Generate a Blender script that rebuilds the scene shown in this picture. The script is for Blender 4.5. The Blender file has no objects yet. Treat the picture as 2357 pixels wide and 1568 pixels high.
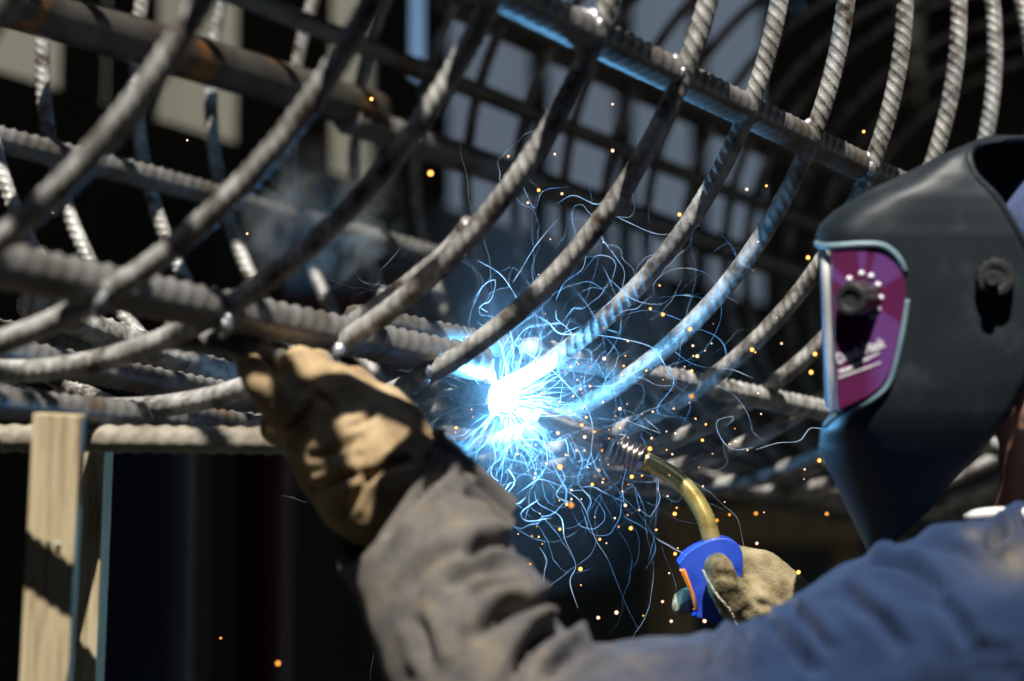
import bpy, bmesh, math, random
import numpy as np
from mathutils import Vector, Matrix, noise

random.seed(7)
rng = np.random.default_rng(7)
R_ = math.radians
scene = bpy.context.scene
col = scene.collection

# ------------------------------------------------------------------ camera
CZ = 1.35                       # camera height above the ground
PITCH = 0.11406658
FP = 5565.0                     # focal length in units of a 2357 px wide picture
cam_d = bpy.data.cameras.new('camera')
cam = bpy.data.objects.new('camera', cam_d)
col.objects.link(cam)
cam.location = (0, 0, CZ)
cam.rotation_euler = (math.pi / 2 + PITCH, 0, 0)
cam_d.sensor_width = 36.0
cam_d.lens = 85.0
cam_d.clip_start = 0.05
cam_d.clip_end = 3000
cam_d.dof.use_dof = True
cam_d.dof.focus_distance = 2.52
cam_d.dof.aperture_fstop = 3.2
scene.camera = cam

# ------------------------------------------------------------------ sky, sun, exposure
SUN = Vector((-0.01, 0.60, -1.0)).normalized()        # direction the light travels
w = bpy.data.worlds.new('World')
scene.world = w
w.use_nodes = True
nt = w.node_tree
sky = nt.nodes.new('ShaderNodeTexSky')
sky.sky_type = 'NISHITA'
sky.sun_disc = False
sky.dust_density = 0.3
sky.ozone_density = 3.0
sky.sun_elevation = math.asin(-SUN.z)
sky.sun_rotation = math.atan2(-SUN.x, -SUN.y)
bg = nt.nodes['Background']
bg.inputs['Strength'].default_value = 0.06
nt.links.new(sky.outputs[0], bg.inputs['Color'])
sd = bpy.data.lights.new('sun', 'SUN')
sd.energy = 5.0
sd.angle = R_(0.5)
sd.color = (1.0, 0.945, 0.85)
so = bpy.data.objects.new('sun', sd)
col.objects.link(so)
so.rotation_euler = SUN.to_track_quat('-Z', 'Y').to_euler()
so.location = (1, -4, 8)
vs = scene.view_settings
vs.view_transform = 'Standard'
vs.look = 'None'
vs.exposure = 0.7
vs.gamma = 1.0
scene.cycles.use_denoising = True
scene.cycles.max_bounces = 6
scene.cycles.volume_bounces = 0
scene.cycles.volume_step_rate = 1.0
scene.cycles.sample_clamp_indirect = 4.0

# ------------------------------------------------------------------ helpers
cp, sp_ = math.cos(PITCH), math.sin(PITCH)


def W(px, py, d):
    """picture point (2357 x 1568 grid) at depth d along the optical axis -> world"""
    x = (px - 1178.5) / FP * d
    v = (784.0 - py) / FP * d
    return Vector((x, d * cp - v * sp_, d * sp_ + v * cp + CZ))


def PX(P):
    """world points (n,3) -> picture grid and depth"""
    P = np.asarray(P, float).reshape(-1, 3)
    z = P[:, 2] - CZ
    d = P[:, 1] * cp + z * sp_
    v = -P[:, 1] * sp_ + z * cp
    return P[:, 0] / d * FP + 1178.5, 784.0 - v / d * FP, d


EX = Vector((1, 0, 0))
EU = Vector((0, -sp_, cp))       # picture up
ED = Vector((0, cp, sp_))        # view direction


def tag(o, label=None, cat=None, group=None, kind=None):
    if label: o['label'] = label
    if cat: o['category'] = cat
    if group: o['group'] = group
    if kind: o['kind'] = kind
    return o


def empty(name, loc=(0, 0, 0)):
    o = bpy.data.objects.new(name, None)
    o.empty_display_size = 0.05
    o.location = loc
    col.objects.link(o)
    return o


def link(name, me, mat=None, parent=None, smooth=True):
    o = bpy.data.objects.new(name, me)
    col.objects.link(o)
    if mat is not None and not me.materials:
        me.materials.append(mat)
    if parent is not None:
        o.parent = parent
        # parts of a part are modelled in place; only the thing's own Empty is offset
        o.matrix_parent_inverse = Matrix.Translation(-Vector(parent.location)) if parent.parent is None else Matrix()
    if smooth:
        me.polygons.foreach_set('use_smooth', np.ones(len(me.polygons), bool))
    return o


def mesh_np(name, V, F):
    me = bpy.data.meshes.new(name)
    V = np.asarray(V, np.float32)
    F = np.asarray(F, np.int32)
    k = F.shape[1]
    me.vertices.add(len(V))
    me.vertices.foreach_set('co', V.ravel())
    me.loops.add(F.size)
    me.loops.foreach_set('vertex_index', F.ravel())
    me.polygons.add(len(F))
    me.polygons.foreach_set('loop_start', np.arange(len(F), dtype=np.int32) * k)
    me.polygons.foreach_set('loop_total', np.full(len(F), k, np.int32))
    me.update(calc_edges=True)
    me.validate()
    return me


def mesh_bm(name, bm):
    bmesh.ops.recalc_face_normals(bm, faces=bm.faces)
    me = bpy.data.meshes.new(name)
    bm.to_mesh(me)
    bm.free()
    return me


def resample(pts, step):
    """Catmull-Rom through pts, resampled at even steps"""
    P = np.array([tuple(p) for p in pts], float)
    if len(P) > 2:
        Q = np.vstack([2 * P[0] - P[1], P, 2 * P[-1] - P[-2]])
        out = []
        for i in range(1, len(Q) - 2):
            t = np.linspace(0, 1, 24, endpoint=False)[:, None]
            p0, p1, p2, p3 = Q[i - 1], Q[i], Q[i + 1], Q[i + 2]
            out.append(0.5 * ((2 * p1) + (p2 - p0) * t + (2 * p0 - 5 * p1 + 4 * p2 - p3) * t ** 2 + (3 * p1 - p0 - 3 * p2 + p3) * t ** 3))
        P = np.vstack(out + [P[-1:]])
    s = np.concatenate([[0], np.cumsum(np.linalg.norm(np.diff(P, axis=0)[:, :3], axis=1))])
    n = max(2, int(round(s[-1] / step)) + 1)
    S = np.linspace(0, s[-1], n)
    return np.stack([np.interp(S, s, P[:, k]) for k in range(P.shape[1])], 1), S


def frames(P, closed=False):
    T = np.gradient(P, axis=0)
    if closed:
        T = np.roll(P, -1, 0) - np.roll(P, 1, 0)
    T /= np.linalg.norm(T, axis=1)[:, None]
    up = np.array([0, 0, 1.0]) if abs(T[0, 2]) < .9 else np.array([1.0, 0, 0])
    N = np.zeros_like(P)
    n = np.cross(up, T[0])
    n /= np.linalg.norm(n)
    for i in range(len(P)):
        n = n - T[i] * (n @ T[i])
        n /= np.linalg.norm(n)
        N[i] = n
    return T, N, np.cross(T, N)


def sweep(P, S, r, segs, rib=None, closed=False, rotate=0.0, cap=True):
    """tube along P; r scalar or array; rib = (pitch, rib height, long rib height)"""
    T, N, B = frames(P, closed)
    phi = np.linspace(0, 2 * math.pi, segs, endpoint=False) + rotate
    n = len(P)
    rad = np.broadcast_to(np.asarray(r, float).reshape(-1, 1), (n, segs)).copy()
    if rib:
        pitch, hr, hl = rib
        ph = phi[None, :] - rotate
        half = np.floor(ph / math.pi)
        loc = (ph - half * math.pi)
        cres = np.clip(np.sin(loc), 0, 1) ** 0.6
        slant = pitch * 1.7 * (loc / math.pi - .5)
        u = (S[:, None] + slant * np.where(half == 0, 1, 1) + half * pitch * .5) / pitch
        fr = u - np.floor(u)
        pulse = np.clip(1.3 - np.abs(fr - .5) / .14, 0, 1)
        pulse = pulse * pulse * (3 - 2 * pulse)
        rad += hr * pulse * cres
        dl = np.minimum(np.abs(loc), np.abs(math.pi - loc))
        rad += hl * np.clip(1 - dl / 0.2, 0, 1)
    V = P[:, None, :] + rad[:, :, None] * (np.cos(phi)[None, :, None] * N[:, None, :] + np.sin(phi)[None, :, None] * B[:, None, :])
    V = V.reshape(-1, 3)
    m = n if closed else n - 1
    i = np.arange(m)[:, None]
    j = np.arange(segs)[None, :]
    i2 = (i + 1) % n
    j2 = (j + 1) % segs
    F = np.stack([i * segs + j, i * segs + j2, i2 * segs + j2, i2 * segs + j], -1).reshape(-1, 4)
    if cap and not closed:
        V = np.vstack([V, P[:1], P[-1:]])
        c0, c1 = n * segs, n * segs + 1
        jj = np.arange(0, segs)
        F0 = np.stack([np.full(segs // 2, c0), (jj[::2] + 2) % segs, jj[::2] + 1, jj[::2]], -1)
        F1 = np.stack([np.full(segs // 2, c1), (n - 1) * segs + jj[::2], (n - 1) * segs + jj[::2] + 1, (n - 1) * segs + (jj[::2] + 2) % segs], -1)
        F = np.vstack([F, F0, F1])
    return V, F


# ------------------------------------------------------------------ materials
def mat(name, base, rough=0.6, metal=0.0, spec=0.4):
    m = bpy.data.materials.new(name)
    m.use_nodes = True
    b = m.node_tree.nodes['Principled BSDF']
    b.inputs['Base Color'].default_value = (*base, 1)
    b.inputs['Roughness'].default_value = rough
    b.inputs['Metallic'].default_value = metal
    b.inputs['Specular IOR Level'].default_value = spec
    return m


def nd(m, t, **kw):
    n = m.node_tree.nodes.new(t)
    for k, v in kw.items():
        setattr(n, k, v)
    return n


def noisy(m, cols, scale=8.0, detail=6.0, stretch=(1, 1, 1), pos=(0.3, 0.7), bump=0.0, bscale=None, bdist=0.001, rough=None, coord='Object', w=0.0):
    """procedural colour (ramp over noise), optional bump and roughness"""
    t = m.node_tree
    b = t.nodes['Principled BSDF']
    tc = nd(m, 'ShaderNodeTexCoord')
    mp = nd(m, 'ShaderNodeMapping')
    mp.inputs['Scale'].default_value = stretch
    t.links.new(tc.outputs[coord], mp.inputs['Vector'])
    n = nd(m, 'ShaderNodeTexNoise')
    n.inputs['Scale'].default_value = scale
    n.inputs['Detail'].default_value = detail
    n.inputs['Roughness'].default_value = .62
    t.links.new(mp.outputs[0], n.inputs['Vector'])
    r = nd(m, 'ShaderNodeValToRGB')
    el = r.color_ramp.elements
    while len(el) < len(cols):
        el.new(.5)
    for i, c in enumerate(cols):
        el[i].position = pos[0] + (pos[1] - pos[0]) * i / max(1, len(cols) - 1)
        el[i].color = (*c, 1)
    t.links.new(n.outputs['Fac'], r.inputs['Fac'])
    t.links.new(r.outputs['Color'], b.inputs['Base Color'])
    if rough:
        mr = nd(m, 'ShaderNodeMapRange')
        mr.inputs['To Min'].default_value = rough[0]
        mr.inputs['To Max'].default_value = rough[1]
        t.links.new(n.outputs['Fac'], mr.inputs['Value'])
        t.links.new(mr.outputs[0], b.inputs['Roughness'])
    if bump:
        n2 = nd(m, 'ShaderNodeTexNoise')
        n2.inputs['Scale'].default_value = bscale or scale * 4
        n2.inputs['Detail'].default_value = 5
        t.links.new(mp.outputs[0], n2.inputs['Vector'])
        bp = nd(m, 'ShaderNodeBump')
        bp.inputs['Strength'].default_value = bump
        bp.inputs['Distance'].default_value = bdist
        t.links.new(n2.outputs['Fac'], bp.inputs['Height'])
        t.links.new(bp.outputs[0], b.inputs['Normal'])
    return r


M = {}
M['steel'] = mat('rebar_steel', (.3, .29, .27), .5, .25)
noisy(M['steel'], [(.07, .052, .038), (.33, .325, .31), (.58, .575, .56)], 42, 10, pos=(.34, .68), bump=.5, bscale=260, bdist=.0006, rough=(.38, .62))
M['bar'] = mat('thick_bar_steel', (.2, .19, .17), .5, .25)
noisy(M['bar'], [(.16, .075, .028), (.10, .092, .082), (.18, .178, .175)], 14, 7, pos=(.25, .55), bump=.5, bscale=220, bdist=.0008, rough=(.38, .6))
M['dusty'] = mat('dusty_steel', (.3, .28, .22), .7, .1)
noisy(M['dusty'], [(.13, .10, .07), (.27, .25, .20), (.36, .34, .28)], 20, 8, pos=(.3, .7), bump=.5, bscale=220, bdist=.0008)
M['pipe'] = mat('rusty_pipe', (.12, .09, .06), .42, .5)
noisy(M['pipe'], [(.30, .12, .03), (.07, .06, .05), (.12, .11, .10)], 9, 7, pos=(.33, .6), bump=.3, bscale=120, bdist=.0008, rough=(.3, .5))
M['weld'] = mat('weld_bead', (.62, .64, .68), .38, .7)
noisy(M['weld'], [(.10, .10, .12), (.42, .44, .48), (.62, .64, .68)], 190, 5, bump=.6, bscale=300, bdist=.0008)
M['wood'] = mat('weathered_wood', (.42, .34, .2), .8, 0, .2)
noisy(M['wood'], [(.22, .165, .095), (.46, .38, .24), (.56, .48, .33)], 30, 8, stretch=(6, 6, .35), pos=(.3, .7), bump=.4, bscale=60, bdist=.001)
M['jacket'] = mat('work_jacket_cloth', (.05, .075, .15), .9, 0, .15)
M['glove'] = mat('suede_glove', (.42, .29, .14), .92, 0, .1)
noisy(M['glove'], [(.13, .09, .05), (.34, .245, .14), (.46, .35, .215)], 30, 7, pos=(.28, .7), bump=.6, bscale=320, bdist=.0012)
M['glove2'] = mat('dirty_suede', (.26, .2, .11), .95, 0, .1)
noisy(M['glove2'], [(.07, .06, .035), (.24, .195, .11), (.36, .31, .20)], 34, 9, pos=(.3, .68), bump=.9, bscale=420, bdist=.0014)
M['stitch'] = mat('pale_stitching', (.55, .52, .42), .8)
noisy(M['stitch'], [(.4, .37, .3), (.62, .6, .5)], 300, 3)
M['shell'] = mat('helmet_shell', (.03, .034, .037), .5, 0, .4)
noisy(M['shell'], [(.007, .012, .017), (.011, .018, .025), (.042, .052, .056)], 13, 10, pos=(.35, .74), rough=(.42, .62), bump=.08, bscale=200, bdist=.0006)
M['blackp'] = mat('black_plastic', (.03, .03, .032), .32, 0, .5)
noisy(M['blackp'], [(.022, .023, .025), (.05, .05, .052)], 60, 5, rough=(.25, .45))
M['frame'] = mat('grey_bezel', (.16, .17, .18), .4, 0, .5)
noisy(M['frame'], [(.42, .44, .46), (.55, .57, .58)], 40, 4)
M['arc_tint'] = mat('arc_tinted_trim', (.2, .3, .36), .4, 0, .5)  # cyan rim light of the arc put into the brim and lower rim colour
noisy(M['arc_tint'], [(.13, .22, .27), (.22, .33, .39)], 40, 4)
M['white'] = mat('white_print', (.82, .82, .86), .5)
noisy(M['white'], [(.74, .74, .8), (.86, .86, .88)], 50, 3)
M['skin'] = mat('skin', (.52, .29, .21), .55, 0, .35)
noisy(M['skin'], [(.46, .24, .17), (.58, .34, .25)], 40, 5, bump=.15, bscale=400, bdist=.0004)
M['skin'].node_tree.nodes['Principled BSDF'].inputs['Subsurface Weight'].default_value = .15
M['skin'].node_tree.nodes['Principled BSDF'].inputs['Subsurface Radius'].default_value = (.01, .004, .002)
M['shirt'] = mat('white_shirt', (.75, .75, .73), .9)
noisy(M['shirt'], [(.66, .66, .65), (.8, .8, .78)], 60, 4)
M['cap'] = mat('blue_cap_cloth', (.07, .1, .22), .9)
noisy(M['cap'], [(.05, .075, .17), (.09, .125, .26)], 40, 5, bump=.3, bscale=600, bdist=.0005)
M['brass'] = mat('brass_neck', (.72, .55, .16), .22, .72)
noisy(M['brass'], [(.40, .27, .07), (.78, .60, .20), (.85, .70, .32)], 60, 6, stretch=(1, 1, 1), pos=(.3, .65), rough=(.12, .34), bump=.35, bscale=500, bdist=.0006)
M['nozzle'] = mat('nickel_nozzle', (.55, .5, .45), .28, 1.0)
noisy(M['nozzle'], [(.30, .24, .19), (.62, .58, .54)], 70, 5, rough=(.2, .4))
M['blue'] = mat('blue_plastic_grip', (.02, .07, .55), .38, 0, .5)
noisy(M['blue'], [(.012, .022, .12), (.018, .06, .46), (.028, .085, .56)], 34, 9, pos=(.3, .56), rough=(.3, .5), bump=.12, bscale=300, bdist=.0006)
M['orange'] = mat('orange_trigger', (.85, .25, .02), .4)
noisy(M['orange'], [(.7, .18, .015), (.9, .28, .03)], 80, 4)


def emis(name, colr, strength):
    m = bpy.data.materials.new(name)
    m.use_nodes = True
    t = m.node_tree
    t.nodes.remove(t.nodes['Principled BSDF'])
    e = t.nodes.new('ShaderNodeEmission')
    e.inputs['Color'].default_value = (*colr, 1)
    e.inputs['Strength'].default_value = strength
    t.links.new(e.outputs[0], t.nodes['Material Output'].inputs['Surface'])
    return m


# jacket: navy twill, the forearm whitened with dust and scuffs
def jacket_material():
    m = M['jacket']
    t = m.node_tree
    b = t.nodes['Principled BSDF']
    at = nd(m, 'ShaderNodeAttribute')
    at.attribute_name = 'dust'
    tc = nd(m, 'ShaderNodeTexCoord')
    n = nd(m, 'ShaderNodeTexNoise')
    n.inputs['Scale'].default_value = 14
    n.inputs['Detail'].default_value = 8
    n.inputs['Roughness'].default_value = .65
    t.links.new(tc.outputs['Object'], n.inputs['Vector'])
    r = nd(m, 'ShaderNodeValToRGB')
    r.color_ramp.elements[0].position = .3
    r.color_ramp.elements[0].color = (.010, .022, .058, 1)
    r.color_ramp.elements[1].position = .72
    r.color_ramp.elements[1].color = (.018, .037, .092, 1)
    t.links.new(n.outputs['Fac'], r.inputs['Fac'])
    n2 = nd(m, 'ShaderNodeTexNoise')
    n2.inputs['Scale'].default_value = 30
    n2.inputs['Detail'].default_value = 9
    n2.inputs['Roughness'].default_value = .7
    t.links.new(tc.outputs['Object'], n2.inputs['Vector'])
    r2 = nd(m, 'ShaderNodeValToRGB')
    e = r2.color_ramp.elements
    e[0].position = .32
    e[0].color = (.062, .058, .058, 1)
    e[1].position = .72
    e[1].color = (.20, .165, .11, 1)
    k = e.new(.5)
    k.color = (.115, .104, .092, 1)
    t.links.new(n2.outputs['Fac'], r2.inputs['Fac'])
    mx = nd(m, 'ShaderNodeMix', data_type='RGBA')
    t.links.new(at.outputs['Fac'], mx.inputs[0])
    t.links.new(r.outputs['Color'], mx.inputs[6])
    t.links.new(r2.outputs['Color'], mx.inputs[7])
    t.links.new(mx.outputs[2], b.inputs['Base Color'])
    wv = nd(m, 'ShaderNodeTexNoise')
    wv.inputs['Scale'].default_value = 700
    wv.inputs['Detail'].default_value = 2
    t.links.new(tc.outputs['Object'], wv.inputs['Vector'])
    bp = nd(m, 'ShaderNodeBump')
    bp.inputs['Strength'].default_value = .35
    bp.inputs['Distance'].default_value = .0008
    t.links.new(wv.outputs['Fac'], bp.inputs['Height'])
    t.links.new(bp.outputs[0], b.inputs['Normal'])
    b.inputs['Sheen Weight'].default_value = .08


jacket_material()

# ------------------------------------------------------------------ ground and shed
M['ground'] = mat('concrete_yard', (.16, .15, .135), .9, 0, .2)
noisy(M['ground'], [(.03, .029, .026), (.05, .048, .043), (.075, .07, .062)], 1.2, 9, bump=.4, bscale=18, bdist=.01)
g = mesh_np('ground', [(-400, -400, 0), (400, -400, 0), (400, 400, 0), (-400, 400, 0)], [(0, 1, 2, 3)])
tag(link('ground', g, M['ground'], smooth=False), kind='structure')

PSI = 0.48477384
AX = Vector((math.sin(PSI), math.cos(PSI), 0))      # cage axis, receding to the right
HX = Vector((math.cos(PSI), -math.sin(PSI), 0))     # across the cage, towards the camera side

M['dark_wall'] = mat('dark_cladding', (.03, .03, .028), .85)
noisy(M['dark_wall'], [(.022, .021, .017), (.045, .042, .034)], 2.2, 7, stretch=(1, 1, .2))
M['roof'] = mat('roof_sheet', (.05, .05, .05), .8)
noisy(M['roof'], [(.03, .03, .03), (.06, .06, .058)], 3, 6)


CW = -1.357 - 3.0


def wall_q(px):
    """distance along the back wall (from the foot of the origin) of the picture column px"""
    rx = (px - 1178.5) / FP
    t = CW / (rx * HX.x + cp * HX.y)
    return Vector((rx * t, cp * t, 0)).dot(AX)


ZB = 2.86                # lower edge of the pale sheets
ZR = 4.62
shed = empty('open_shed', (1.0, 9.0, 0))
tag(shed, 'dark open shed behind the cage, daylight showing between its posts', 'shed')


def box_mesh(name, sx, sy, sz, bev=0.0):
    bm = bmesh.new()
    bmesh.ops.create_cube(bm, size=1.0)
    bmesh.ops.scale(bm, vec=(sx, sy, sz), verts=bm.verts)
    if bev:
        bmesh.ops.bevel(bm, geom=bm.edges[:], offset=bev, segments=2, affect='EDGES', profile=.6)
    return mesh_bm(name, bm)


def wall_piece(name, q0, q1, z0, z1, m, th=.05, off=0.0):
    me = box_mesh(name, q1 - q0, th, z1 - z0)
    o = link(name, me, m, shed, smooth=False)
    c = HX * (CW + off) + AX * ((q0 + q1) / 2) + Vector((0, 0, (z0 + z1) / 2))
    o.location = c
    o.rotation_euler = (0, 0, math.pi / 2 - PSI)
    return o


qs = [wall_q(p) for p in (-300, 150, 205, 258, 330, 560, 735, 880, 922, 992, 1010, 1765)]
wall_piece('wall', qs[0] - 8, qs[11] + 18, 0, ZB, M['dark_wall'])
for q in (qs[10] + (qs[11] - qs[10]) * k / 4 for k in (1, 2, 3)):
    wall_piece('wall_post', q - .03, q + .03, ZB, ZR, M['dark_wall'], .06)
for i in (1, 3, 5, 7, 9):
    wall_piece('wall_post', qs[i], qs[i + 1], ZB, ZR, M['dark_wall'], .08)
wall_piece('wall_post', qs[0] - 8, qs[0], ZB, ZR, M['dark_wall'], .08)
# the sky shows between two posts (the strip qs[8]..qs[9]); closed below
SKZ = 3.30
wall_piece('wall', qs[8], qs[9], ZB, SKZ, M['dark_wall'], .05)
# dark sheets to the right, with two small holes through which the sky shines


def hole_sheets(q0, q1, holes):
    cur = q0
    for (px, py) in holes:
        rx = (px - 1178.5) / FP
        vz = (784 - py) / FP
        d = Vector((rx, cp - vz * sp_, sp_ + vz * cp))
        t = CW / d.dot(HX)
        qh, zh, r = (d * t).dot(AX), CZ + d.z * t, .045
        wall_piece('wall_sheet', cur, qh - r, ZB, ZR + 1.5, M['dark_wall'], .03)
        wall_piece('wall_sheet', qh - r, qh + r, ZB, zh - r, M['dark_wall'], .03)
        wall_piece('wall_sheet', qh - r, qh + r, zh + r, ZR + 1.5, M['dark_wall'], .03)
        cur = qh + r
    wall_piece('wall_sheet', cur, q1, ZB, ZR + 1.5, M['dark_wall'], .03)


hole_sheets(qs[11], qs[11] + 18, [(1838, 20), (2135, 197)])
ro = link('roof', box_mesh('roof', 40, 11.5, .12), M['roof'], shed, smooth=False)
ro.location = (6, 1.9 + 5.75, ZR + .06 + .3)
ro = link('roof', box_mesh('roof', 24, 10.5, .12), M['roof'], shed, smooth=False)
ro.location = (14.4, 13.42 + 5.25, ZR + .06 + .3)
for k, (x, y) in enumerate(((-5.5, 3.0), (9, 3.0))):
    p = link('roof_post', box_mesh('roof_post', .16, .16, ZR + .3), M['dark_wall'], shed, smooth=False)
    p.location = (x, y, (ZR + .3) / 2)

# two buildings in the sun beyond the shed, sky between them
def hall(name, label, p0, p1, y, h, c1, c2):
    """big clad hall whose front fills the columns p0..p1 of the picture"""
    x0, x1 = (p0 - 1178.5) / FP * y, (p1 - 1178.5) / FP * y
    o = empty(name, ((x0 + x1) / 2, y, 0))
    tag(o, label, 'building')
    m = mat(name + '_cladding', c1, .8)
    noisy(m, [c1, c2], 1.0, 5, stretch=(1, 1, .15))
    n = max(3, int((x1 - x0) / 1.1))
    me = box_mesh('cladding_sheet', (x1 - x0) / n - .02, .06, h)
    me.materials.append(m)
    for k in range(n):
        p = link('cladding_sheet', me, None, o, smooth=False)
        p.location = (x0 + (x1 - x0) * (k + .5) / n, y - .03, h / 2)
    b = link('wall', box_mesh('wall', x1 - x0, 1.2, h - .1), M['roof'], o, smooth=False)
    b.location = ((x0 + x1) / 2, y + .62, h / 2 - .05)
    b = link('roof', box_mesh('roof', x1 - x0 + .1, 1.8, .3), M['roof'], o, smooth=False)
    b.location = ((x0 + x1) / 2, y + .6, h + .15)


hall('clad_hall', 'sunlit beige building seen between the shed posts at left', -2600, 845, 27, 11, (.11, .105, .078), (.145, .138, .105))
hall('clad_hall', 'slate blue building seen through the cage behind the arc', 1003, 1800, 31, 12.5, (.042, .062, .092), (.054, .076, .11))

# unseen hall added behind the viewer to block most of the sky fill
back = empty('fill_block_hall', (0, -5.5, 0))
tag(back, 'unseen dark hall added behind the viewer to block sky fill', 'building')
for (nm, sx, sy, sz, x, y, z) in (('wall', 34, .3, 11.5, 2, -5.5, 5.75), ('roof', 35, 9, .3, 2, -10.0, 11.66), ('side_wall', .3, 7.6, 7, -7.5, -1.5, 3.5), ('side_wall', .3, 7.6, 7, 9.5, -1.5, 3.5)):
    p = link(nm, box_mesh(nm, sx, sy, sz), M['dark_wall'], back, smooth=False)
    p.location = (x, y, z)

# ------------------------------------------------------------------ the rebar cage
RC = 0.51521731
C2 = Vector((-0.50169256, 1.95905302, 0.71578422 + CZ))
SPC = 0.17469548
HOOPFIT = {1: (-.0001, .0021, 1.0122, 1.0007), 2: (.0083, .0190, 1.0130, 1.0309), 3: (.0225, .0246, .9563, 1.0379),
           4: (-.0189, .0182, 1.0442, 1.0430), 5: (-.0105, .0212, 1.0330, 1.0611), 6: (-.0038, -.0069, .9950, .9892),
           7: (-.0269, .0050, 1.0384, 1.0473), 8: (-.0177, .0006, 1.0378, 1.0154), 9: (-.0145, .0112, 1.0395, 1.0382),
           10: (-.0101, -.0102, 1.0328, .9876), 11: (-.0093, -.0218, 1.0224, .9954), 12: (-.0045, -.0095, 1.0124, .9929)}


def hoop_c(i):
    return C2 + AX * (SPC * (i - 2))


def on_hoop(i, px, py, push=0.0):
    """where the sight line through a picture point meets the plane of hoop i"""
    d = W(px, py, 1.0) - Vector((0, 0, CZ))
    C = hoop_c(i) - Vector((0, 0, CZ))
    t = C.dot(AX) / d.dot(AX)
    return d * (t + push) + Vector((0, 0, CZ))


def hoop_pt(i, deg, rr=1.0):
    du, dz, su, sz = HOOPFIT.get(i, (0, 0, 1.01, 1.01))
    a = R_(deg)
    return hoop_c(i) + HX * (du + RC * rr * su * math.cos(a)) + Vector((0, 0, dz + RC * rr * sz * math.sin(a)))


cage = empty('rebar_cage', (0.3, 3.4, CZ + .18))
tag(cage, 'long cylindrical cage of ribbed steel hoops welded to lengthwise bars', 'rebar cage')

th = np.linspace(0, 2 * math.pi, 3300, endpoint=False)
ring = np.stack([RC * np.cos(th), np.zeros_like(th), RC * np.sin(th)], 1)
V, F = sweep(ring, th * RC, .0089, 22, (.0110, .0013, .0014), closed=True, rotate=R_(90))
hoop_me = mesh_np('hoop', V, F)
hoop_me.materials.append(M['steel'])
for i in range(-3, 24):
    du, dz, su, sz = HOOPFIT.get(i, (random.uniform(-.012, .012), random.uniform(-.008, .008), 1.01 + random.uniform(-.015, .02), 1.01 + random.uniform(-.015, .02)))
    o = link('hoop', hoop_me, None, cage)
    c = hoop_c(i) + HX * du + Vector((0, 0, dz))
    tw = random.uniform(0, 2 * math.pi)
    m = Matrix.Translation(c) @ Matrix(((HX.x * su, AX.x, 0, 0), (HX.y * su, AX.y, 0, 0), (0, 0, sz, 0), (0, 0, 0, 1))) @ Matrix.Rotation(tw, 4, 'Y')
    # spinning the ring about its axis moves the ribs; undo the scale anisotropy by spinning first
    o.matrix_basis = m


def rebar(name, pts, r, parent, m, pitch=None, segs=20, step=None, rib=None):
    pitch = pitch or r * 1.25
    P, S = resample(pts, step or pitch / 9)
    V, F = sweep(P, S, r * .93, segs, rib or (pitch, r * .14, r * .10), rotate=random.uniform(.2, .6))
    return link(name, mesh_np(name, V, F), m, parent)


def along(A, B, e0, e1):
    d = (B - A)
    return [A - d * e0, B + d * e1]


# lengthwise bars on the near side
A, B = on_hoop(5, 1570, 183, .03), on_hoop(8, 2000, 392, .03)
rebar('lengthwise_bar', along(A, B, 2.0, 1.2), .0165, cage, M['bar'])
L1a, L1b = on_hoop(2, 255, 662, .03), on_hoop(4, 790, 772, .03)
rebar('lengthwise_bar', along(L1a, L1b, .9, .75), .0178, cage, M['bar'], pitch=.021)
A, B = on_hoop(5, 930, 752, .05), on_hoop(7, 1330, 832, .045)
rebar('lengthwise_bar', along(A, B, .25, .05), .0125, cage, M['bar'])
A, B = on_hoop(6, 1230, 806, .035), on_hoop(9, 1745, 914, -.020)
rebar('lengthwise_bar', along(A, B, .02, 2.2), .0135, cage, M['steel'], pitch=.0165)
# bottom bars
dn = Vector((0, 0, -.024))
A, B = on_hoop(3, 76, 872) + dn, on_hoop(5, 560, 925) + dn
rebar('lengthwise_bar', along(A, B, 1.0, 3.5), .0140, cage, M['bar'])
A, B = hoop_pt(3, -104, .955), hoop_pt(6, -102, .955)
rebar('lengthwise_bar', along(A, B, 1.2, 4.5), .0150, cage, M['bar'])
rebar('lengthwise_bar', [W(60, 695, 2.50), W(290, 783, 2.60), W(640, 905, 2.78)], .0165, cage, M['steel'], pitch=.017)
A, B = hoop_pt(4, -122, .955), hoop_pt(8, -120, .955)
rebar('lengthwise_bar', along(A, B, .6, 3.2), .0150, cage, M['bar'])
# the bar the gloved hand grips
rebar('lengthwise_bar', [W(380, 772, 2.06), W(560, 800, 2.09), W(700, 868, 2.12), W(800, 930, 2.16)], .0125, cage, M['bar'])
# far side
P0 = W(95, 25, 2.96)
pv, S = resample([W(-260, -75, 2.72), W(95, 27, 2.96), W(500, 150, 3.25), W(862, 258, 3.56)], .02)
V, F = sweep(pv, S, .031, 28)
pipe = link('support_or_shade_pipe', mesh_np('support_or_shade_pipe', V, F), M['pipe'], cage)
rebar('lengthwise_bar', [W(-200, 268, 2.76), W(0, 322, 2.9), W(330, 405, 3.14), W(660, 492, 3.42), W(1000, 590, 3.7)], .0165, cage, M['bar'])
A = W(880, 300, 3.58)
rebar('lengthwise_bar', [A - AX * .1, A + AX * 3.0], .024, cage, M['bar'], step=.006)
A = W(1080, 28, 3.95)
rebar('lengthwise_bar', [A - AX * .1, A + AX * 3.0], .022, cage, M['bar'], step=.006)
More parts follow.
